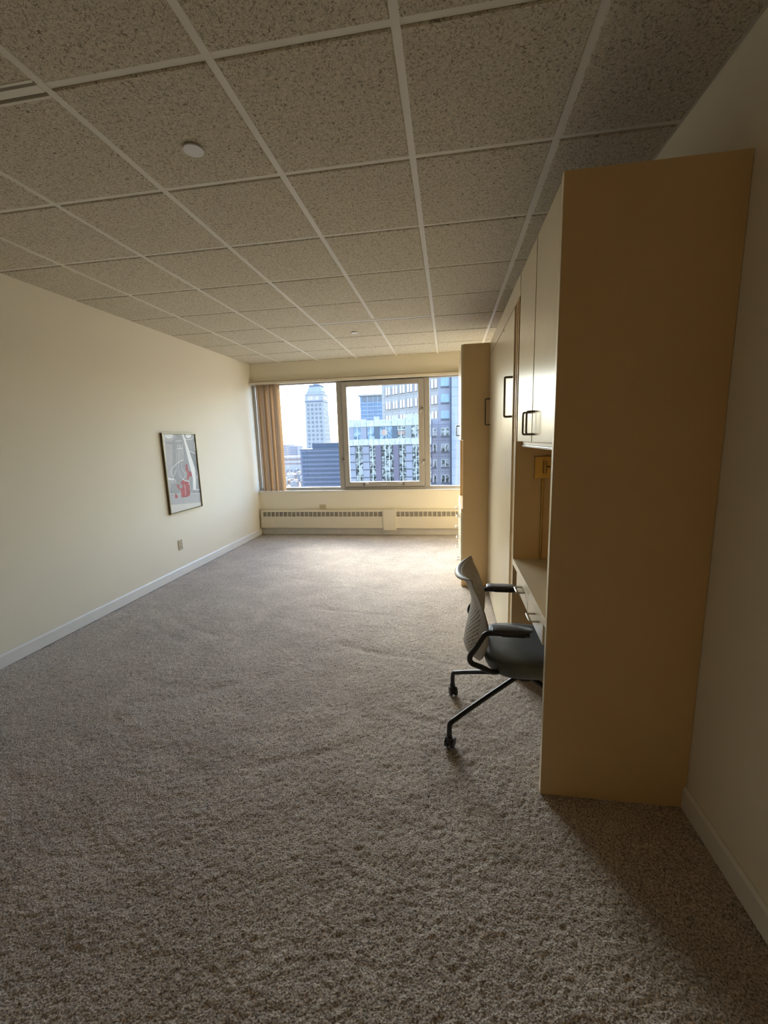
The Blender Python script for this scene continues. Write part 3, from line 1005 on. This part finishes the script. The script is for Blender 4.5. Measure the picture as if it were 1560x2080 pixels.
# spine bracket joining the back to the seat
MB().tube(W([(-.10, 0, .405), (-.22, 0, .392), (-.262, 0, .402), (-.283, 0, .44)]), .016, 10).build('back_bracket', M['blackpl'], ch, smooth=True)
for s in (-1, 1):
    y = s * .278
    arm = MB().tube(W([(-.02, y, .643), (-.14, y, .643), (-.205, y, .642), (-.225, y * 1.0, .610), (-.252, y, .560), (-.278, y, .525), (-.274, y * .99, .487), (-.225, y * .97, .470), (-.17, y * .86, .425), (-.10, y * .55, .402), (-.05, y * .2, .400)]),
                    .0125, 12).build('arm', M['black'], ch, smooth=True)
    # arm pad: rounded slab tapering to the front
    mb = MB()
    vs_, fs = [], []
    st = [(-.182, .026, .016), (-.176, .034, .024), (-.15, .037, .027), (-.085, .037, .026), (-.045, .032, .020), (-.015, .020, .011), (-.004, .008, .004)]
    n = 16
    for (px, hw, hh) in st:
        for k in range(n):
            a = 2 * math.pi * k / n
            ca, sa = math.cos(a), math.sin(a)
            vs_.append((CX + px, CY + y + hw * math.copysign(abs(ca) ** .6, ca), .661 + .004 * (px + .18) / .18 + hh * .36 * math.copysign(abs(sa) ** .7, sa)))
    for i in range(len(st) - 1):
        for k in range(n):
            k2 = (k + 1) % n
            fs.append((i * n + k, i * n + k2, (i + 1) * n + k2, (i + 1) * n + k))
    fs += [tuple(range(n)), tuple((len(st) - 1) * n + k for k in range(n))]
    mb.add(vs_, fs).build('arm_pad', M['pad'], arm, smooth='all')
    MB().box(CX - .14, CX - .04, CY + y - .02, CY + y + .02, .634, .652).build('pad_bracket', M['blackpl'], arm, .004)

# ================================================================== THE CITY OUTSIDE
GZ = -75.0
M['ground'] = mat('hazy_city_ground', (.24, .19, .16, 1), .9, var=.25, scale=.02)
gr = MB().box(-3500, 3500, 12, 6500, GZ - 1, GZ).build('ground', M['ground'])
tag(gr, 'hazy city ground far below the window', kind='structure')

M['tower'] = mat('pale_limestone', (.31, .285, .265, 1), .8, var=.05, scale=.3)
M['towerwin'] = mat('tower_window_glass', (.15, .145, .145, 1), .4, var=.15, scale=.4)
M['peach'] = mat('peach_panel', (.46, .36, .29, 1), .7, var=.25, scale=.6)
M['darkroof'] = mat('dark_roof', (.10, .11, .14, 1), .7, var=.1)
M['blueblk'] = mat('blue_grey_spandrel', (.120, .128, .160, 1), .5, var=.06, scale=.2)
M['bluewin'] = mat('dark_blue_ribbon_glass', (.055, .062, .088, 1), .45, var=.12, scale=.5)
M['glasst'] = mat('sky_blue_glass', (.130, .175, .24, 1), .35, var=.1, scale=.3)
M['glasst2'] = mat('pale_blue_spandrel', (.24, .26, .29, 1), .5, var=.06, scale=.3)
M['granite'] = mat('pale_grey_granite', (.285, .265, .23, 1), .8, var=.07, scale=.5)
M['lilac'] = mat('lilac_grey_granite', (.30, .265, .265, 1), .8, var=.08, scale=.4)
M['pier'] = mat('pale_blue_granite', (.40, .37, .36, 1), .8, var=.05, scale=.5)
M['curtain'] = mat('white_curtained_glass', (.62, .55, .47, 1), .4, var=.05, scale=1)
M['skyglass'] = mat('light_blue_glass', (.28, .345, .39, 1), .3, var=.08, scale=1)
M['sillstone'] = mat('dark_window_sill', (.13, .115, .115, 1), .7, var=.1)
M['marble'] = mat('white_veined_marble', (.53, .46, .40, 1), .5, var=.20, scale=1.6, detail=8)
M['mauve'] = mat('mauve_granite_pilaster', (.165, .120, .135, 1), .6, var=.06, scale=1)
M['slate'] = mat('slate_pilaster', (.10, .11, .12, 1), .6, var=.1, scale=1)
M['mullw'] = mat('white_mullion', (.58, .52, .46, 1), .5, var=.03)


def painted_reflection(name, c0, c1, c2, sc):  # wavy reflections of the facade glass are mottled into its base colour
    m = bpy.data.materials.new(name)
    m.use_nodes = True
    N, L = m.node_tree.nodes, m.node_tree.links
    b = N['Principled BSDF']
    b.inputs['Roughness'].default_value = .12
    geo = N.new('ShaderNodeNewGeometry')
    nz = N.new('ShaderNodeTexNoise')
    nz.inputs['Scale'].default_value = sc
    nz.inputs['Detail'].default_value = 2
    nz.inputs['Distortion'].default_value = 2.0
    L.new(geo.outputs['Position'], nz.inputs['Vector'])
    rp = N.new('ShaderNodeValToRGB')
    rp.color_ramp.interpolation = 'LINEAR'
    e = rp.color_ramp.elements
    e[0].position, e[0].color = .38, c0
    e[1].position, e[1].color = .62, c2
    q = e.new(.5)
    q.color = c1
    L.new(nz.outputs['Fac'], rp.inputs['Fac'])
    L.new(rp.outputs['Color'], b.inputs['Base Color'])
    return m


M['wavy'] = painted_reflection('tinted_glass_painted_reflection', (.02, .022, .022, 1), (.15, .145, .125, 1), (.42, .38, .32, 1), .8)
M['wavyblue'] = painted_reflection('blue_glass_painted_reflection', (.08, .12, .16, 1), (.20, .26, .31, 1), (.36, .38, .38, 1), .5)


def block(name, label, x0, x1, y0, y1, zt, m, group=None):
    t = thing(name, label, 'building', ((x0 + x1) / 2, y0, GZ), group=group)
    MB().box(x0, x1, y0, y1, GZ, zt).build('wall', m, t)
    return t


def piece_mesh(cache, w, h, d, name, m):
    k = (round(w, 3), round(h, 3), round(d, 3), name, m.name)
    if k not in cache:
        cache[k] = MB().box(-w / 2, w / 2, -d, .05, -h / 2, h / 2).mesh(name, m)
    return cache[k]


PC = {}


def put(t, name, x0, x1, z0, z1, m, proud=.06, yoff=0):
    """rectangular piece on the camera-facing front of a building, world x / z, proud of the front plane"""
    me = piece_mesh(PC, abs(x1 - x0), abs(z1 - z0), proud, name, m)
    return inst(me, name, t, ((x0 + x1) / 2 - t.location.x, yoff, (z0 + z1) / 2 - t.location.z))


# obelisk tower
TY = 400.0
tw = thing('stone_tower', 'pale tapering stone tower with pyramid top far left of the city', 'building', (-128.6, TY + 10, GZ))


def frustum(cx, cy, h0, h1, z0, z1):
    return MB().add([(cx - h0, cy - h0, z0), (cx + h0, cy - h0, z0), (cx + h0, cy + h0, z0), (cx - h0, cy + h0, z0), (cx - h1, cy - h1, z1), (cx + h1, cy - h1, z1), (cx + h1, cy + h1, z1), (cx - h1, cy + h1, z1)],
                    [(0, 3, 2, 1), (4, 5, 6, 7), (0, 1, 5, 4), (1, 2, 6, 5), (2, 3, 7, 6), (3, 0, 4, 7)])


TX, TYc = -128.3, TY + 10
frustum(TX, TYc, 11.3, 8.9, GZ, 40.0).build('shaft', M['tower'], tw)
frustum(TX, TYc, 9.1, 8.8, 40.0, 47.0).build('crown', M['tower'], tw)
frustum(TX, TYc, 9.5, 9.5, 39.6, 40.4).build('cornice', M['blueblk'], tw)
frustum(TX, TYc, 9.2, 9.2, 46.2, 47.2).build('cornice', M['tower'], tw)
frustum(TX, TYc, 7.6, 7.3, 47.2, 49.5).build('roof_step', M['tower'], tw)
frustum(TX + .4, TYc, 7.3, 5.6, 49.5, 54.3).build('roof', M['tower'], tw)
frustum(TX + .6, TYc, 5.9, 5.9, 54.3, 55.6).build('roof_cap', M['darkroof'], tw)
frustum(TX + .6, TYc, 2.6, 2.2, 55.6, 70).build('spire', M['tower'], tw)
MB().box(TX - 6.3, TX + 5.8, TY + .9, TY + 1.4, 41.4, 44.8).build('panel_band', M['peach'], tw)
MB().box(TX + 8.7, TX + 9.3, TY + 3.0, TY + 15, 41.4, 44.8).build('panel_band', M['peach'], tw)
wf = MB().box(-.95, .95, -.3, .3, -1.05, 1.05).mesh('window', M['towerwin'])
ws = MB().box(-.3, .3, -.95, .95, -1.05, 1.05).mesh('window', M['towerwin'])
for i in range(12):
    z = 36.6 - 4.06 * i
    hw = 11.3 + (8.9 - 11.3) * (z - GZ) / (40 - GZ)
    for fr in (.17, .39, .61, .83):
        inst(wf, 'window', tw, (TX - hw + 2 * hw * fr - tw.location.x, TYc - hw - tw.location.y, z - GZ))
        inst(ws, 'window', tw, (TX + hw - tw.location.x, TYc - hw + 2 * hw * fr - tw.location.y, z - GZ))

# blue ribbon-window office block
bb = block('office_block', 'dark blue office block with ribbon windows in front of stone tower', -90.4, -60.0, 250, 285, -3.0, M['blueblk'])
MB().box(-84.2, -60, 255, 280, -3.0, .7).build('penthouse', M['bluewin'], bb)
MB().box(-90.6, -59.8, 249.8, 285.2, -3.3, -2.7).build('roof_edge', M['bluewin'], bb)
for i in range(9):
    z = -5.2 - 2.72 * i
    put(bb, 'window_strip', -89.4, -61.0, z - .75, z + .75, M['bluewin'], .12)
sm = MB().box(-66.2, -63.6, 300, 310, GZ, 2.6)
o = sm.top('roof_plant', M['granite'], (-65, 305, GZ))
tag(o, 'small pale building top peeking over the blue office block', 'building')

# distant low blocks on the horizon
for (x0, x1, zt, lab, c) in ((-640, -584, -5.0, 'pinkish grey apartment block on the horizon beside the blind, the taller one', (.33, .27, .25, 1)), (-584, -553, -11.0, 'lilac grey apartment block on the horizon, lower and right of its neighbour', (.27, .235, .24, 1))):
    m = mat('horizon_block_plaster', c, .8, var=.05, scale=.05)
    m2 = mat('horizon_block_glass', tuple(v * .72 for v in c[:3]) + (1,), .6, var=.1, scale=.05)
    t = block('apartment_block', lab, x0, x1, 1500, 1560, zt, m)
    for i in range(5):
        put(t, 'window_strip', x0 + 2, x1 - 2, zt - 8 - 8 * i, zt - 4.5 - 8 * i, m2, .6)
# long low hall and small roofs nearer
m_w = mat('white_roof', (.36, .31, .275, 1), .8, var=.06, scale=.05)
m_p = mat('pink_wall', (.24, .15, .13, 1), .8, var=.1, scale=.05)
lh = block('long_hall', 'long low white roofed hall between the blind and the blue block', -420, -300, 1000, 1040, -32, m_w)
put(lh, 'wall_band', -420, -300, -42, -37, m_p, .5)
put(lh, 'wall_band', -420, -300, -52, -48.5, m_p, .5)
cols = [(.30, .215, .17, 1), (.26, .225, .21, 1), (.22, .155, .125, 1), (.36, .30, .26, 1), (.20, .185, .185, 1)]
lows = [mat('low_house_%s' % n_, c, .85, var=.15, scale=.1) for n_, c in zip(('peach', 'grey', 'brown', 'white', 'blue'), cols)]
cells = [(r_, c_) for r_ in range(11) for c_ in range(3)]
for i, (r_, c_) in enumerate(cells):
    y = 690 + 27 * r_ + random.uniform(0, 5)
    x = -.422 * y + c_ * 22 + random.uniform(-1, 1) + 4
    w, d, h = random.uniform(9, 18), random.uniform(9, 18), random.uniform(5, 15)
    mb = MB().box(x - w / 2, x + w / 2, y, y + d, GZ, GZ + h)
    mb.box(x - w / 2 - .4, x + w / 2 + .4, y - .4, y + d + .4, GZ + h, GZ + h + .8)
    mb.box(x - w * .2, x + w * .1, y + d * .3, y + d * .6, GZ + h + .8, GZ + h + 3)
    for q in range(max(1, int(w / 5))):
        for r_ in range(max(1, int(h / 5))):
            mb.box(x - w / 2 + 1.5 + q * 5, x - w / 2 + 3.5 + q * 5, y - .2, y + .1, GZ + 2 + r_ * 4.5, GZ + 4 + r_ * 4.5, 1)
    o = mb.top('low_building', [lows[i % 5], M['towerwin']], (x, y, GZ))
    tag(o, 'tiny flat roofed low building on the hazy ground beside the blind', 'building', 'low roofs far below')

# blue glass tower
gt = block('glass_tower', 'light blue glass tower behind the marble banded building', -41.4, -22.0, 200, 225, 22.0, M['glasst'])
MB().box(-42.2, -21.5, 199.2, 225.5, 22.0, 22.7).build('roof_edge', M['granite'], gt)
MB().box(-40.2, -22.5, 199.85, 200.02, 19.4, 21.9).build('top_glazing', M['towerwin'], gt)
for x in (-38.0, -35.2, -33.0, -30.2, -27.0):
    put(gt, 'mullion', x, x + .35, 5, 22, M['glasst2'], .2)
for i in range(9):
    z = 18.9 - 1.75 * i
    put(gt, 'spandrel', -41.4, -22.0, z - .28, z + .28, M['glasst2'], .14)

# angled granite hotel
TH = math.radians(-42.2)
ho = thing('granite_block', 'pale grey granite block with paired white windows seen at an angle', 'building', (-2.30, 100.3, GZ), TH)
LH = 20.7
o = bpy.data.objects.new('wall', MB().box(-LH, 0, 0, 18, 0, 30 - GZ).mesh('wall', M['granite']))
COL.objects.link(o)
o.parent = ho
wp = MB().box(-.36, .36, -.08, .05, -.95, .95).mesh('pane', M['curtain'])
wfm = MB().box(-1.02, 1.02, -.04, .05, -1.0, 1.0).mesh('window', M['granite'])
wdk = MB().box(-.14, .14, -.07, .05, -.95, .95).mesh('mullion', M['sillstone'])
wsl = MB().box(-1.05, 1.05, -.16, .05, -.06, .06).mesh('sill', M['sillstone'])
jn = MB().box(-.035, .035, -.012, .05, -20, 20).mesh('joint', M['sillstone'])
jh = MB().box(-LH / 2, LH / 2, -.012, .05, -.035, .035).mesh('joint', M['sillstone'])
for c, tpos in enumerate((1.35, 4.12, 6.90, 9.70, 12.45, 15.25, 18.1)):
    for r_ in range(5):
        z = 17.55 - 3.6 * r_
        w = inst(wfm, 'window', ho, (-tpos, 0, z - GZ))
        for s in (-.55, .55):
            inst(wp, 'pane', w, (s, 0, 0))
        inst(wdk, 'mullion', w, (-.05, 0, 0))
        inst(wdk, 'mullion', w, (-1.03, 0, 0), (.6, 1, 1))
        inst(wsl, 'sill', w, (0, 0, -1.05))
    for dx in (-1.38, 0):
        inst(jn, 'joint', ho, (-tpos + dx if dx else -tpos, .03 if not dx else 0, 8 - GZ))
for r_ in range(9):
    inst(jh, 'joint', ho, (-LH / 2, 0, 19.0 - 1.8 * r_ + .55 - GZ))

# lilac granite block on the right
lb = block('granite_wing', 'lilac grey granite block with square windows in the right pane', -2.2, .60, 92, 97, 30, M['lilac'])
MB().box(-4.7, -2.2, 92, 97, GZ, 5.65).build('wing_wall', M['lilac'], lb)
for (z0, z1) in ((12.25, 14.05), (8.95, 10.65), (5.6, 7.2), (15.6, 17.4)):
    w = put(lb, 'window', -1.6, .08, z0, z1, M['skyglass'], .05)
    put(lb, 'sill', -1.65, .12, z0 - .38, z0 - .02, M['sillstone'], .12)
    put(lb, 'mullion', -.80, -.72, z0, z1, M['pier'], .09)
for (z0, z1) in ((2.05, 3.6), (-1.28, .25), (-4.62, -3.1), (-7.95, -6.4), (-11.3, -9.7)):
    for (x0, x1) in ((-3.98, -2.66), (-1.58, .06)):
        put(lb, 'window', x0, x1, z0, z1, M['wavy'], .04)
        xm = (x0 + x1) / 2
        put(lb, 'mullion', xm - .11, xm + .11, z0, z1, M['mullw'], .09)
        for xe in (x0, x1):
            put(lb, 'mullion', xe - .06, xe + .06, z0, z1, M['mullw'], .09)
        put(lb, 'mullion', x0, x1, z1 - .05, z1 + .08, M['mullw'], .1)
        if z0 > 1:
            put(lb, 'mullion', x0, x1, z0 + .75, z0 + .92, M['mullw'], .1)
        put(lb, 'sill', x0 - .04, x1 + .04, z0 - .36, z0 - .02, M['sillstone'], .14)
for z in (4.4, 1.0, -2.4, -5.7, -9.0):
    put(lb, 'joint', -4.7 if z < 5 else -2.2, .6, z - .03, z + .03, M['mauve'], .015)
for x in (-2.15, -.75):
    put(lb, 'joint', x - .025, x + .025, -14, 5.6, M['mauve'], .015)
put(lb, 'corner_pilaster', .28, .60, -20, 30, M['blueblk'], .02)
pr = thing('granite_pier', 'pale blue panelled granite pier at the right edge of the window', 'building', (2.4, 90.5, GZ))
MB().box(.60, 16.0, 90.5, 92, GZ, 30).build('wall', M['lilac'], pr)
for i in range(16):
    z = 16.3 - 1.82 * i
    for k in range(11):
        x0 = .62 + k * 1.35
        put(pr, 'panel', x0 + .03, x0 + 1.32, z - .88, z + .88, M['pier'], .08)

# marble banded building, facing the window
MY = 85.0
mbld = block('marble_banded_building', 'building with white marble bands and tall tinted glass bays', -20.4, -3.4, MY, MY + 5, 5.2, M['mauve'])
xs_t = [-20.4, -18.9, -17.4, -15.9, -14.4]
# parapet panels
pp = [(-20.4, -18.95, 5.65), (-18.95, -17.7, 5.65), (-17.7, -16.4, 5.7), (-16.4, -14.85, 5.45), (-14.85, -13.7, 6.15), (-13.7, -12.5, 5.55), (-12.5, -11.25, 5.5), (-11.25, -10.1, 6.2), (-10.1, -8.5, 5.6), (-8.5, -7.0, 6.35), (-7.0, -5.5, 6.35), (-5.5, -3.4, 6.35)]
for (x0, x1, zt) in pp:
    put(mbld, 'marble_panel', x0 + .02, x1 - .02, 4.22, zt, M['marble'], .22)
x = -20.4
while x < -3.5:
    w = 1.13 if int(x * 3) % 2 else .98
    put(mbld, 'marble_panel', x + .02, min(x + w, -3.4) - .02, .50, 1.72, M['marble'], .24)
    x += w
# upper storey bays
for (x0, x1, m, kind) in ((-20.3, -19.05, M['lilac'], 'p'), (-19.05, -17.65, M['wavyblue'], 'g'), (-17.65, -16.45, M['lilac'], 'p'), (-16.3, -14.85, M['wavyblue'], 'g'), (-14.8, -13.8, M['slate'], 'p'),
                          (-13.75, -11.2, M['wavyblue'], 'g'), (-11.2, -10.2, M['slate'], 'p'), (-10.15, -8.6, M['wavy'], 'g'), (-8.6, -7.35, M['granite'], 'p'), (-7.3, -5.8, M['wavy'], 'g'), (-5.8, -3.4, M['granite'], 'p')):
    put(mbld, 'glass_bay' if kind == 'g' else 'stone_panel', x0, x1, 1.72, 4.22, m, .06 if kind == 'g' else .14)
    if kind == 'g':
        xm = (x0 + x1) / 2
        put(mbld, 'mullion', xm - .06, xm + .06, 1.72, 4.22, M['mullw'], .12)
        if x0 > -11:
            put(mbld, 'mullion', x0, x1, 3.35, 3.5, M['mullw'], .12)
# warm round reflection painted as a disc and cross bars of the centre bay
MB().cyl((-12.75, MY - .09, 3.0), (-12.75, MY - .05, 3.0), .62, 24).build('round_reflection', mat('orange_glass_reflection', (.50, .27, .18, 1), .3, var=.1, scale=1), mbld)
put(mbld, 'orange_reflection', -10.05, -8.7, 2.5, 3.1, mat('orange_reflection', (.42, .22, .16, 1), .4, var=.2, scale=1), .07)  # orange reflection in the bay glass, painted as a flat piece
for (xa, za, xb, zb) in ((-13.4, 1.9, -11.6, 3.6), (-13.0, 3.5, -11.3, 1.9)):
    MB().cyl((xa, MY - .14, za), (xb, MY - .14, zb), .045, 6).build('brace', M['mullw'], mbld)
# lower storeys
ZL = -14.0
for (x0, x1, kind) in ((-20.3, -18.95, 's'), (-18.9, -17.45, 'g'), (-17.4, -16.05, 's'), (-15.95, -14.75, 'g'), (-14.7, -13.6, 'p'), (-13.5, -11.1, 'gg'), (-11.05, -10.0, 'p'), (-9.9, -8.55, 'g'), (-8.5, -7.25, 's'), (-7.2, -5.75, 'g'), (-5.7, -4.5, 's'), (-4.45, -3.45, 'g')):
    if kind == 's':
        for i in range(9):
            z = .35 - 1.6 * i
            put(mbld, 'stone_panel', x0, x1, z - 1.52, z - .14, M['lilac'], .2)
            put(mbld, 'panel_gap_bar', x0, x1, z - .14, z + .08, M['sillstone'], .10)  # dark bar filling the gap between stone panels
    elif kind == 'p':
        put(mbld, 'pilaster', x0, x1, ZL, .50, M['mauve'], .30)
    else:
        put(mbld, 'glass_bay', x0, x1, ZL, .50, M['wavy'], .05)
        nm = 2 if kind == 'gg' else 1
        for k in range(nm):
            xm = x0 + (x1 - x0) * (k + 1) / (nm + 1)
            put(mbld, 'mullion', xm - .07, xm + .07, ZL, .50, M['mullw'], .16)
        for z in (-.95, -2.6, -4.2, -5.8, -7.4):
            put(mbld, 'mullion', x0, x1, z - .03, z + .03, M['mullw'], .10)
